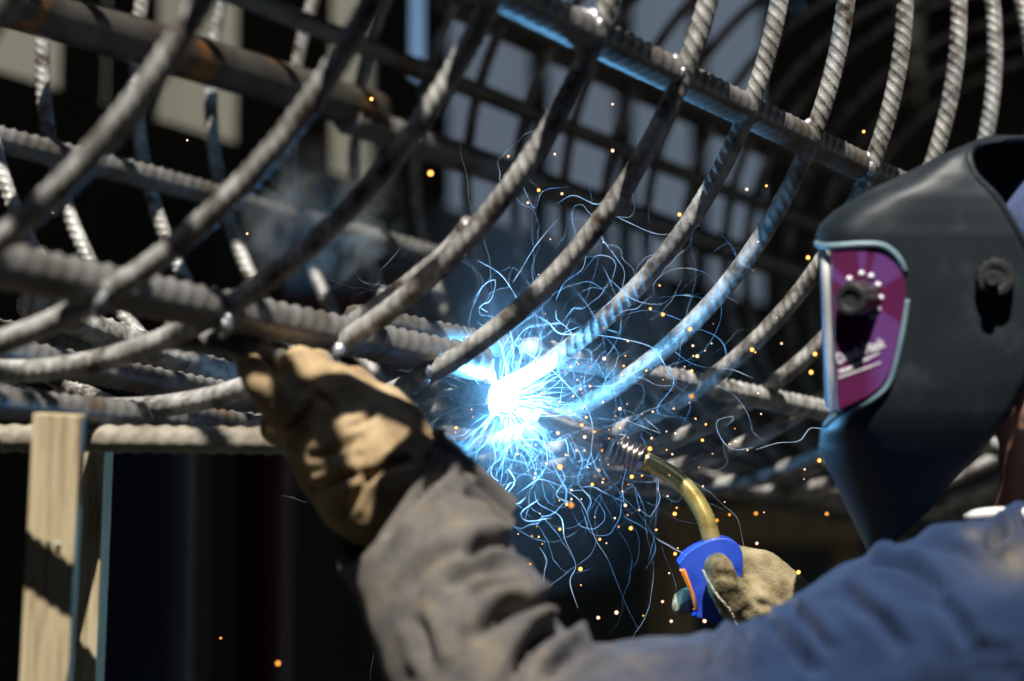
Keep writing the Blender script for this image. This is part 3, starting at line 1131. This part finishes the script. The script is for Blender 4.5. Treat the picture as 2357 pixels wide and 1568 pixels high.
ys = np.concatenate([np.linspace(316, 345, 9), np.linspace(352, 545, 24), np.linspace(550, 600, 10), np.linspace(610, 935, 20), np.linspace(941, 1040, 14), np.linspace(1052, 1288, 26)])
NPH = 61
V, F = [], []
half_y = lambda y: curve_at(half, y)
for y in ys:
    f0, r0, hw = curve_at(frn, y), curve_at(rear, y), half_y(y)
    bk = f0 + min(150, (r0 - f0) * .75)
    for k in range(NPH):
        u = k / (NPH - 1) * 2 - 1          # -1 rear edge far side .. 0 front .. 1 rear edge near side
        au = abs(u)
        if au < .6:
            ph = au / .6 * math.pi / 2
            n = 3.4 if y < 945 else max(2.1, 3.4 - (y - 945) / 60)
            a = bk - (bk - f0) * abs(math.cos(ph)) ** (2 / n)
            s = hw * abs(math.sin(ph)) ** (2 / n)
        else:
            # the near side is notched at the temple; the far side closes the view through the crown
            rr_ = r0 if u > 0 or y > 600 else max(r0, 2480 - max(0, y - 480) * .9)
            a = bk + (rr_ - bk) * (au - .6) / .4
            s = hw * (1 - .03 * ((au - .6) / .4) ** 2)
        # keep the near edge where it is seen
        sc = (HD - s * (1 if u > 0 else 0)) / HD
        xx = 1178.5 + (a - 1178.5)
        if u > 0:
            V.append(tuple(W(a, y, HD - s)))
        else:
            p = W(a, y, HD)
            q = W(a, y, HD - s)
            V.append(tuple(2 * p - q + Vector((0, 0, 0))))
ny = len(ys)
for i in range(ny - 1):
    for k in range(NPH - 1):
        F.append((i * NPH + k, i * NPH + k + 1, (i + 1) * NPH + k + 1, (i + 1) * NPH + k))
me = mesh_np('shell', V, F)
shell = link('shell', me, M['shell'], helmet)
sm = shell.modifiers.new('thick', 'SOLIDIFY')
sm.thickness = .0035
sm.offset = 0
# control panel: a slab let into the near side, its front edge shows
SN = .112
pan = [(1914, 582), (1990, 576), (2034, 580), (2062, 598), (2079, 630), (2086, 668), (2082, 720), (2068, 790), (2050, 858), (2030, 892), (1998, 915), (1960, 932), (1928, 947)]


def slab(name, pts, s0, s1, bev, m, parent):
    bm = bmesh.new()
    f = bm.faces.new([bm.verts.new(W(x, y, HD - s1)) for x, y in pts])
    ex = bmesh.ops.extrude_face_region(bm, geom=[f])
    for v in ex['geom']:
        if isinstance(v, bmesh.types.BMVert):
            v.co += ED * (s1 - s0)
    bmesh.ops.recalc_face_normals(bm, faces=bm.faces)
    if bev:
        bmesh.ops.bevel(bm, geom=bm.edges[:], offset=bev, segments=2, affect='EDGES', clamp_overlap=True)
    return link(name, mesh_bm(name, bm), m, parent, smooth=False)


# plum sticker with lighter fan shaped stripes
M['plum'] = mat('plum_print', (.19, .03, .11), .35, 0, .5)


def plum():
    m = M['plum']
    t = m.node_tree
    b = t.nodes['Principled BSDF']
    tc = nd(m, 'ShaderNodeTexCoord')
    c = W(1985, 690, HD - SN)
    mp = nd(m, 'ShaderNodeMapping')
    mp.inputs['Location'].default_value = (-c.x, -c.y, -c.z)
    t.links.new(tc.outputs['Object'], mp.inputs['Vector'])
    sx = nd(m, 'ShaderNodeSeparateXYZ')
    t.links.new(mp.outputs[0], sx.inputs[0])
    an = nd(m, 'ShaderNodeMath', operation='ARCTAN2')
    t.links.new(sx.outputs['Z'], an.inputs[0])
    t.links.new(sx.outputs['X'], an.inputs[1])
    r = nd(m, 'ShaderNodeMapRange')
    r.inputs['From Min'].default_value = -math.pi
    r.inputs['From Max'].default_value = math.pi
    t.links.new(an.outputs[0], r.inputs['Value'])
    rp = nd(m, 'ShaderNodeValToRGB')
    A1, B1 = (.105, .013, .068, 1), (.13, .045, .20, 1)
    stops = [(0, A1), (.25, A1), (.29, B1), (.40, B1), (.42, A1), (.58, A1), (.60, B1), (.70, B1), (.715, A1), (.735, A1), (.742, B1), (.765, B1), (.772, A1), (.86, A1), (.875, B1), (.90, B1), (.915, A1)]
    el = rp.color_ramp.elements
    while len(el) < len(stops):
        el.new(.5)
    for e, (p, cc) in zip(el, stops):
        e.position = p
        e.color = cc
    t.links.new(r.outputs[0], rp.inputs['Fac'])
    t.links.new(rp.outputs['Color'], b.inputs['Base Color'])


plum()
panel = slab('control_panel', pan, .03, SN + .004, .0012, M['plum'], helmet)
# bezel strip on the front edge, brim above and rim below
def rim(name, pts, s, r, parent=helmet, m='frame', flat=1.0):
    P, S = resample([W(x, y, HD - ss) for x, y, ss in pts], .002)
    V, F = sweep(P, S, r, 12)
    return link(name, mesh_np(name, V, F), M[m], parent)


rim('front_bezel', [(1900, 572, .085), (1903, 640, .1), (1909, 760, .1), (1915, 860, .1), (1921, 948, .095)], 0, .0045)
rim('brim', [(1882, 560, -.02), (1881, 561, .04), (1890, 566, .085), (1920, 567, .108), (1985, 563, .115), (2030, 566, .116), (2058, 584, .116), (2074, 606, .115), (2082, 626, .113)], 0, .0030, m='arc_tint')
rim('edge_rim', [(2300, 318, .03), (2262, 325, .05), (2240, 338, .078), (2231, 362, .093), (2243, 400, .1), (2268, 428, .103), (2290, 450, .105), (2318, 490, .107), (2347, 540, .109), (2368, 580, .109), (2392, 640, .109)], 0, .0032, m='shell')
rim('lower_rim', [(2088, 690, .113), (2078, 760, .114), (2058, 850, .114), (2040, 892, .113), (2003, 922, .112), (1965, 940, .110), (1925, 957, .105), (1900, 978, .09)], 0, .0024, m='arc_tint')


def round_part(name, x, y, s0, s1, r0, r1, m, parent, knurl=0, tilt=(0, 0), n=48):
    bm = bmesh.new()
    A = W(x, y, HD - s0)
    z = (-ED + EX * tilt[0] + EU * tilt[1]).normalized()
    xx = z.orthogonal().normalized()
    yy = z.cross(xx)
    L = s1 - s0
    prof = [(0, r0), (L * .85, r1), (L * .97, r1 * .95), (L, r1 * .85), (L, r1 * .6), (L * .93, r1 * .55), (L * .93, 0)]
    rows = []
    for (t, r) in prof:
        if r == 0:
            rows.append([bm.verts.new(A + z * t)])
            continue
        row = []
        for k in range(n):
            a = 2 * math.pi * k / n
            rr = r * (1 - (knurl * (k % 4 < 2) if t < L * .96 else 0))
            row.append(bm.verts.new(A + z * t + xx * rr * math.cos(a) + yy * rr * math.sin(a)))
        rows.append(row)
    for a, b in zip(rows, rows[1:]):
        for k in range(n):
            q = list(dict.fromkeys([a[k % len(a)], a[(k + 1) % len(a)], b[(k + 1) % len(b)], b[k % len(b)]]))
            bm.faces.new(q)
    return link(name, mesh_bm(name, bm), m, parent, smooth=False)


dial = round_part('dial', 1988, 688, SN, SN + .028, .0155, .0148, M['blackp'], helmet, .06, (-.62, -.03))
knob = round_part('side_knob', 2288, 640, .106, .125, .0178, .0165, M['blackp'], helmet, .10, (-.10, .0))
round_part('knob_button', 2283, 641, .125, .132, .007, .0065, M['blackp'], knob, 0, (-.1, 0))
# printed marks on the panel
for (ddx, ddy) in ((-30, -48), (-2, -60), (20, -54), (36, -34), (42, -4), (36, 22), (24, 38)):
    bm = bmesh.new()
    bmesh.ops.create_cone(bm, cap_ends=True, segments=14, radius1=.0026, radius2=.0026, depth=.0006)
    o = link('scale_dot', mesh_bm('scale_dot', bm), M['white'], panel)
    o.matrix_basis = Matrix.Translation(W(1985 + ddx, 690 + ddy, HD - SN - .0045)) @ Matrix(((1, 0, 0), (0, 0, -1), (0, 1, 0))).to_4x4()


def lettering(txt, x, y, size, rot, sx=1.0):
    cu = bpy.data.curves.new('lettering', 'FONT')
    cu.body = txt
    cu.size = size
    cu.extrude = .0002
    cu.offset = .0003
    t = bpy.data.objects.new('tmp', cu)
    col.objects.link(t)
    dg = bpy.context.evaluated_depsgraph_get()
    me = bpy.data.meshes.new_from_object(t.evaluated_get(dg))
    bpy.data.objects.remove(t)
    me.materials.clear()
    o = link('lettering', me, M['white'], panel, smooth=False)
    base = Matrix((EX, EU, -ED)).transposed().to_4x4()
    o.matrix_basis = Matrix.Translation(W(x, y, HD - SN - .0048)) @ base @ Matrix.Rotation(rot, 4, 'Z') @ Matrix.Diagonal((sx, 1, 1, 1))
    return o


lettering('Depth-Mask', 1929, 838, .0125, R_(20), .70)
sw = slab('print_swoosh', [(1930, 852), (1950, 846), (1985, 828), (2022, 812), (2028, 812), (1990, 832), (1955, 852), (1932, 859)], SN + .0042, SN + .0050, 0, M['white'], panel)
for k in range(9):
    t = k / 8
    slab('print_dash', [(1931 + 88 * t, 866 - 30 * t), (1939 + 88 * t, 863 - 30 * t), (1939 + 88 * t, 869 - 31 * t - 2 * (k > 6)), (1931 + 88 * t, 872 - 31 * t)], SN + .0042, SN + .0050, 0, M['white'], panel)
# head harness band seen through the open crown
P, S = resample([W(2440, 500, 2.11), W(2400, 560, 2.10), W(2400, 620, 2.10), W(2440, 660, 2.09)], .004)
V, F = sweep(P, S, .008, 10)
link('head_band', mesh_np('head_band', V, F), M['blackp'], helmet)

# ------------------------------------------------------------------ arc, fume, sparks
ARC = W(1164, 924, 2.452)
bm = bmesh.new()
bmesh.ops.create_icosphere(bm, subdivisions=3, radius=.010)
for v in bm.verts:
    v.co *= 1 + .25 * noise.noise(v.co * 220)
    v.co.x *= 1.25
arc = link('welding_arc', mesh_bm('welding_arc', bm), emis('arc_plasma', (.15, .52, 1.0), 1100.0), None)
arc.location = ARC
tag(arc, 'blinding blue white welding arc at the torch tip', 'arc')

fv = bpy.data.materials.new('fume_volume')
fv.use_nodes = True
t = fv.node_tree
t.nodes.remove(t.nodes['Principled BSDF'])
vsn = t.nodes.new('ShaderNodeVolumeScatter')
vsn.inputs['Color'].default_value = (.85, .93, 1, 1)
vsn.inputs['Density'].default_value = .25
t.links.new(vsn.outputs[0], t.nodes['Material Output'].inputs['Volume'])
for (rad_, dens_) in ((.105, .24), (.21, .06)):
    fm = fv.copy()
    [n for n in fm.node_tree.nodes if n.type == 'VOLUME_SCATTER'][0].inputs['Density'].default_value = dens_
    bm = bmesh.new()
    bmesh.ops.create_icosphere(bm, subdivisions=4, radius=rad_)
    for v in bm.verts:
        v.co *= 1 + .3 * noise.noise(v.co * 11) + .12 * noise.noise(v.co * 28)
    fume = link('welding_fume', mesh_bm('welding_fume', bm), fm, None)
    fume.location = ARC + EX * .02 + EU * .004
    tag(fume, 'dense bluish welding fume close round the arc' if rad_ < .15 else 'thin bluish welding fume spreading wide round the arc', 'fume', kind='stuff')

M['fil'] = mat('fume_thread', (.75, .85, .95), .9, 0, 0)


def fil_mat():
    m = M['fil']
    t = m.node_tree
    b = t.nodes['Principled BSDF']
    tr = nd(m, 'ShaderNodeBsdfTranslucent')
    tr.inputs['Color'].default_value = (.6, .8, .95, 1)
    mx = nd(m, 'ShaderNodeMixShader')
    mx.inputs[0].default_value = .5
    t.links.new(b.outputs[0], mx.inputs[1])
    t.links.new(tr.outputs[0], mx.inputs[2])
    tp = nd(m, 'ShaderNodeBsdfTransparent')
    at = nd(m, 'ShaderNodeAttribute')
    at.attribute_name = 'dens'
    m2 = nd(m, 'ShaderNodeMixShader')
    t.links.new(at.outputs['Fac'], m2.inputs[0])
    t.links.new(tp.outputs[0], m2.inputs[1])
    t.links.new(mx.outputs[0], m2.inputs[2])
    t.links.new(m2.outputs[0], t.nodes['Material Output'].inputs['Surface'])


fil_mat()
VV, FF, DD = [], [], []
base = 0


def add_fil(pts, r, dens, segs=5):
    global base
    P, S = resample(pts, .004)
    n = len(P)
    if n < 3: return
    tt = np.linspace(0, 1, n)
    prof = np.clip(np.minimum(tt * 6 + .35, (1 - tt) * 6 + .25), 0, 1)
    wob = 1 + .5 * np.sin(tt * 19 + rng.uniform(0, 6)) * np.sin(tt * 7 + rng.uniform(0, 6))
    V, F = sweep(P, S, np.maximum(r * prof * wob, .00008), segs, cap=False)
    VV.append(V)
    FF.append(F + base)
    DD.append(np.repeat(dens * (.55 + .45 * prof), segs))
    base += len(V)


arc_np = np.array(ARC)
ex, eu, ed = np.array(EX), np.array(EU), np.array(ED)
for k in range(290):
    # short bright threads close in, long wandering ones further out
    near = k < 130
    ang = rng.normal(-.3, 1.25) if rng.random() < .7 else rng.uniform(-math.pi, math.pi)
    L = rng.uniform(.03, .09) if near else rng.uniform(.05, .22)
    start = rng.uniform(.006, .03) if near else rng.uniform(.02, .17)
    p = arc_np + start * (math.cos(ang) * ex + math.sin(ang) * eu) + ed * rng.normal(0, .02)
    dirv = math.cos(ang) * ex + math.sin(ang) * eu + ed * rng.normal(0, .25)
    pts = [p]
    curl = rng.normal(0, 1)
    seg = .008
    turn = rng.uniform(.03, .12) if near else rng.uniform(.12, .42)
    for s_ in range(int(L / seg)):
        dirv = dirv + turn * (rng.normal(0, 1) * ex + rng.normal(0, 1) * eu + .4 * rng.normal(0, 1) * ed) + curl * .09 * np.cross(dirv, ed)
        dirv = dirv / np.linalg.norm(dirv)
        p = p + dirv * seg
        pts.append(p)
    if len(pts) > 3:
        add_fil(pts, rng.uniform(.00014, .0003) if near else rng.choice([.00014, .0002, .0003, .0006], p=[.45, .33, .17, .05]), rng.uniform(.25, .8) if near else rng.uniform(.10, .5))

DRAWN = [
    ([(1170, 745), (1176, 770), (1182, 810), (1178, 850)], 3), ([(1230, 725), (1262, 742), (1290, 768), (1360, 770), (1430, 780), (1500, 800), (1530, 840), (1552, 880), (1530, 915), (1515, 935), (1522, 955), (1600, 965), (1605, 972)], 2.6),
    ([(1190, 760), (1200, 800), (1255, 840), (1300, 880), (1350, 940), (1365, 990), (1362, 1050), (1390, 1110)], 2.2), ([(1090, 700), (1110, 660), (1140, 645), (1130, 690), (1105, 705), (1125, 720)], 2),
    ([(1180, 650), (1200, 620), (1230, 570), (1270, 520), (1290, 500)], 2), ([(1100, 600), (1150, 630), (1180, 670), (1190, 690)], 2), ([(1280, 470), (1320, 450), (1370, 470), (1400, 460)], 2),
    ([(1230, 1130), (1240, 1160), (1290, 1190), (1300, 1240), (1325, 1300), (1312, 1340), (1330, 1400)], 2.8), ([(1290, 1120), (1340, 1160), (1370, 1240), (1400, 1290), (1440, 1390), (1470, 1450)], 1.8),
    ([(1240, 1150), (1200, 1180), (1215, 1200), (1270, 1192)], 3.5), ([(1175, 1110), (1160, 1140), (1190, 1160), (1210, 1145)], 5), ([(1170, 1080), (1185, 1110), (1160, 1145)], 4),
    ([(1540, 800), (1600, 840), (1680, 850), (1720, 865), (1735, 870)], 1.6), ([(1735, 1030), (1690, 1035), (1660, 1010), (1650, 970), (1690, 960), (1670, 985)], 1.8), ([(1740, 1035), (1790, 1020), (1840, 1015), (1870, 985), (1940, 1000), (1965, 985)], 2.2),
    ([(1420, 960), (1460, 975), (1500, 990), (1520, 995), (1480, 960)], 2), ([(1380, 1010), (1410, 1000), (1440, 1005), (1390, 1030), (1370, 1060)], 2.6), ([(1310, 1000), (1340, 1060), (1330, 1110), (1360, 1150), (1350, 1180)], 2.2),
    ([(1250, 1000), (1260, 1060), (1240, 1100), (1200, 1130)], 2.6), ([(1270, 1050), (1300, 1100), (1280, 1140), (1320, 1160)], 2), ([(1110, 960), (1085, 980), (1070, 1000), (1050, 1005)], 2.2), ([(1130, 1000), (1140, 1050), (1130, 1090), (1150, 1110)], 2.2),
    ([(1420, 500), (1520, 540), (1600, 520), (1660, 540), (1700, 600)], 1.6), ([(1400, 640), (1460, 690), (1520, 700), (1560, 680), (1640, 690)], 1.5), ([(1200, 420), (1230, 480), (1250, 440), (1310, 430)], 1.5),
    ([(1640, 580), (1680, 560), (1700, 600), (1730, 620)], 1.6), ([(1290, 770), (1340, 750), (1420, 730), (1500, 715), (1600, 750)], 2), ([(1280, 690), (1300, 650), (1340, 620), (1350, 580)], 1.6),
]
for pts, r in DRAWN:
    dd = 2.45 + rng.normal(0, .012)
    add_fil([W(a, b, dd + rng.normal(0, .004)) for a, b in pts], r * .34 * 2.46 / FP, .75, 6)
me = mesh_np('fume_threads', np.vstack(VV), np.vstack(FF))
at = me.attributes.new('dens', 'FLOAT', 'POINT')
at.data.foreach_set('value', np.concatenate(DD).astype(np.float32))
fo = link('fume_threads', me, M['fil'], None)
tag(fo, 'tangle of thin curling blue fume threads lit by the arc', 'fume threads', kind='stuff')

# sparks
sp_mats = [emis('spark_orange', (1.0, .42, .09), 1.9), emis('spark_hot', (1.0, .60, .38), 1.25), emis('spark_dim', (1.0, .36, .06), .8)]
sp_me = []
for m in sp_mats:
    bm = bmesh.new()
    bmesh.ops.create_icosphere(bm, subdivisions=2, radius=1.0)
    me = mesh_bm('spark', bm)
    me.materials.append(m)
    sp_me.append(me)
# (x, y, depth, radius mm, material)
SP = [(1040, 1178, 2.10, 2.4, 0), (991, 399, 2.2, 2.2, 0), (1054, 596, 2.25, 1.8, 2), (1315, 1163, 2.22, 2.0, 2), (1289, 1075, 2.25, 1.9, 0), (1588, 758, 2.36, 1.6, 0), (1731, 805, 2.34, 1.7, 0),
      (1876, 815, 2.32, 1.7, 0), (1867, 857, 2.30, 1.7, 0), (1886, 1060, 2.34, 1.6, 0), (1592, 912, 2.3, 1.8, 2), (1860, 593, 2.34, 1.7, 0), (855, 228, 2.36, 1.6, 0), (1564, 494, 2.4, 1.6, 0), (1410, 347, 2.42, 1.5, 1),
      (1526, 724, 2.4, 1.5, 0), (1605, 820, 2.4, 1.5, 1), (1719, 436, 2.42, 1.4, 1), (1764, 428, 2.44, 1.1, 0), (1988, 303, 2.43, 1.4, 0), (1914, 1331, 2.36, 1.7, 0), (1838, 1317, 2.38, 1.6, 0), (1496, 1033, 2.38, 1.8, 0),
      (1553, 1183, 2.38, 1.6, 0), (1452, 1216, 2.38, 1.6, 0), (1336, 1310, 2.37, 1.7, 0), (1377, 1422, 2.42, 1.5, 1), (1419, 1410, 2.41, 1.7, 1), (1650, 1198, 2.36, 1.5, 2), (1740, 1182, 2.3, 1.6, 2), (1903, 1183, 2.3, 1.5, 2),
      (508, 1469, 2.44, 1.2, 2), (640, 1527, 2.2, 2.2, 2), (12, 942, 2.47, 1.0, 1), (431, 323, 2.47, .9, 1), (569, 538, 2.46, 1.0, 1), (122, 490, 2.47, .8, 1), (1170, 360, 2.44, 1.0, 0), (1410, 240, 2.44, 1.1, 1),
      (1240, 438, 2.42, 1.4, 0), (1277, 355, 2.45, 1.1, 1), (1215, 467, 2.45, 1.1, 1), (1185, 1010, 2.45, 1.2, 1), (1554, 1275, 2.4, 1.4, 0), (1525, 1385, 2.42, 1.2, 1), (1545, 1430, 2.41, 1.3, 1), (1130, 470, 2.45, 1.0, 1)]
while len(SP) < 280:
    ang = rng.normal(-.55, 1.0)
    rr = abs(rng.normal(0, 330)) + 40
    x, y = 1190 + rr * math.cos(ang) * 1.15, 925 - rr * math.sin(ang) * .85
    if not (980 < x < 1990 and 330 < y < 1500):
        continue
    if x < 1160 and y > 1000:
        continue
    if x > 1880 and y > 560:
        continue
    dd = min(2.58, max(2.3, rng.normal(2.49, .05)))
    SP.append((x, y, dd, float(np.clip(rng.lognormal(-.22, .38), .45, 1.7)), int(rng.choice([0, 1, 2], p=[.4, .42, .18]))))
OWN = {0: 'large blurred orange spark in front of the grey brown forearm sleeve', 1: 'largest orange spark in the upper half, beside the third hoop above the smoke',
       2: 'blurred dull orange spark overlapping the fourth hoop above the arc', 3: 'large blurred dull orange spark in the fume threads below the arc', 12: 'orange spark beside the end of the rusty pipe at upper left',
       19: 'lone orange spark above the helmet brow beside the upper lengthwise bar', 20: 'orange spark just above the navy shoulder, right of the right glove', 21: 'orange spark hovering above the wrist of the right glove',
       31: 'small dull orange spark in the dark below the left glove', 32: 'blurred dull orange spark near the bottom edge left of the sleeve', 33: 'tiny pale spark at the left edge above the timber post',
       34: 'tiny pale spark between the first and second hoops at upper left', 35: 'tiny pale spark just right of the second hoop above the long bar', 36: 'tiny pale spark on the first hoop at far left'}
for n_sp, (x, y, dd, r, k) in enumerate(SP):
    o = bpy.data.objects.new('spark', sp_me[k])
    col.objects.link(o)
    o.location = W(x, y, dd)
    o.scale = (r * .00118,) * 3
    tag(o, OWN.get(n_sp, 'small glowing spark among the many flying through the air around the welding arc'), 'spark', 'sparks flying from the arc')

# pale smoke drifting up behind the second and third hoops
sv = bpy.data.materials.new('smoke_volume')
sv.use_nodes = True
t = sv.node_tree
t.nodes.remove(t.nodes['Principled BSDF'])
pv = t.nodes.new('ShaderNodeVolumeScatter')
pv.inputs['Color'].default_value = (.8, .9, .88, 1)
tc = t.nodes.new('ShaderNodeTexCoord')
nz = t.nodes.new('ShaderNodeTexNoise')
nz.inputs['Scale'].default_value = 1.6
nz.inputs['Detail'].default_value = 6
nz.inputs['Roughness'].default_value = .65
nz.inputs['Distortion'].default_value = 1.2
t.links.new(tc.outputs['Object'], nz.inputs['Vector'])
ln = t.nodes.new('ShaderNodeVectorMath')
ln.operation = 'LENGTH'
t.links.new(tc.outputs['Object'], ln.inputs[0])
fall = t.nodes.new('ShaderNodeMapRange')
fall.inputs['From Min'].default_value = 1.0
fall.inputs['From Max'].default_value = 0.0
fall.interpolation_type = 'SMOOTHERSTEP'
t.links.new(ln.outputs['Value'], fall.inputs['Value'])
rm = t.nodes.new('ShaderNodeMapRange')
rm.inputs['From Min'].default_value = .46
rm.inputs['From Max'].default_value = .78
rm.inputs['To Max'].default_value = 40.0
t.links.new(nz.outputs['Fac'], rm.inputs['Value'])
mu = t.nodes.new('ShaderNodeMath')
mu.operation = 'MULTIPLY'
t.links.new(fall.outputs[0], mu.inputs[0])
t.links.new(rm.outputs[0], mu.inputs[1])
t.links.new(mu.outputs[0], pv.inputs['Density'])
t.links.new(pv.outputs[0], t.nodes['Material Output'].inputs['Volume'])
bm = bmesh.new()
bmesh.ops.create_icosphere(bm, subdivisions=3, radius=1.0)
smk = link('smoke_puff', mesh_bm('smoke_puff', bm), sv, None)
smk.location = W(735, 500, 2.75)
smk.scale = (.13, .09, .12)
tag(smk, 'faint grey green smoke drifting behind the left hoops', 'smoke', kind='stuff')
bpy.context.view_layer.update()
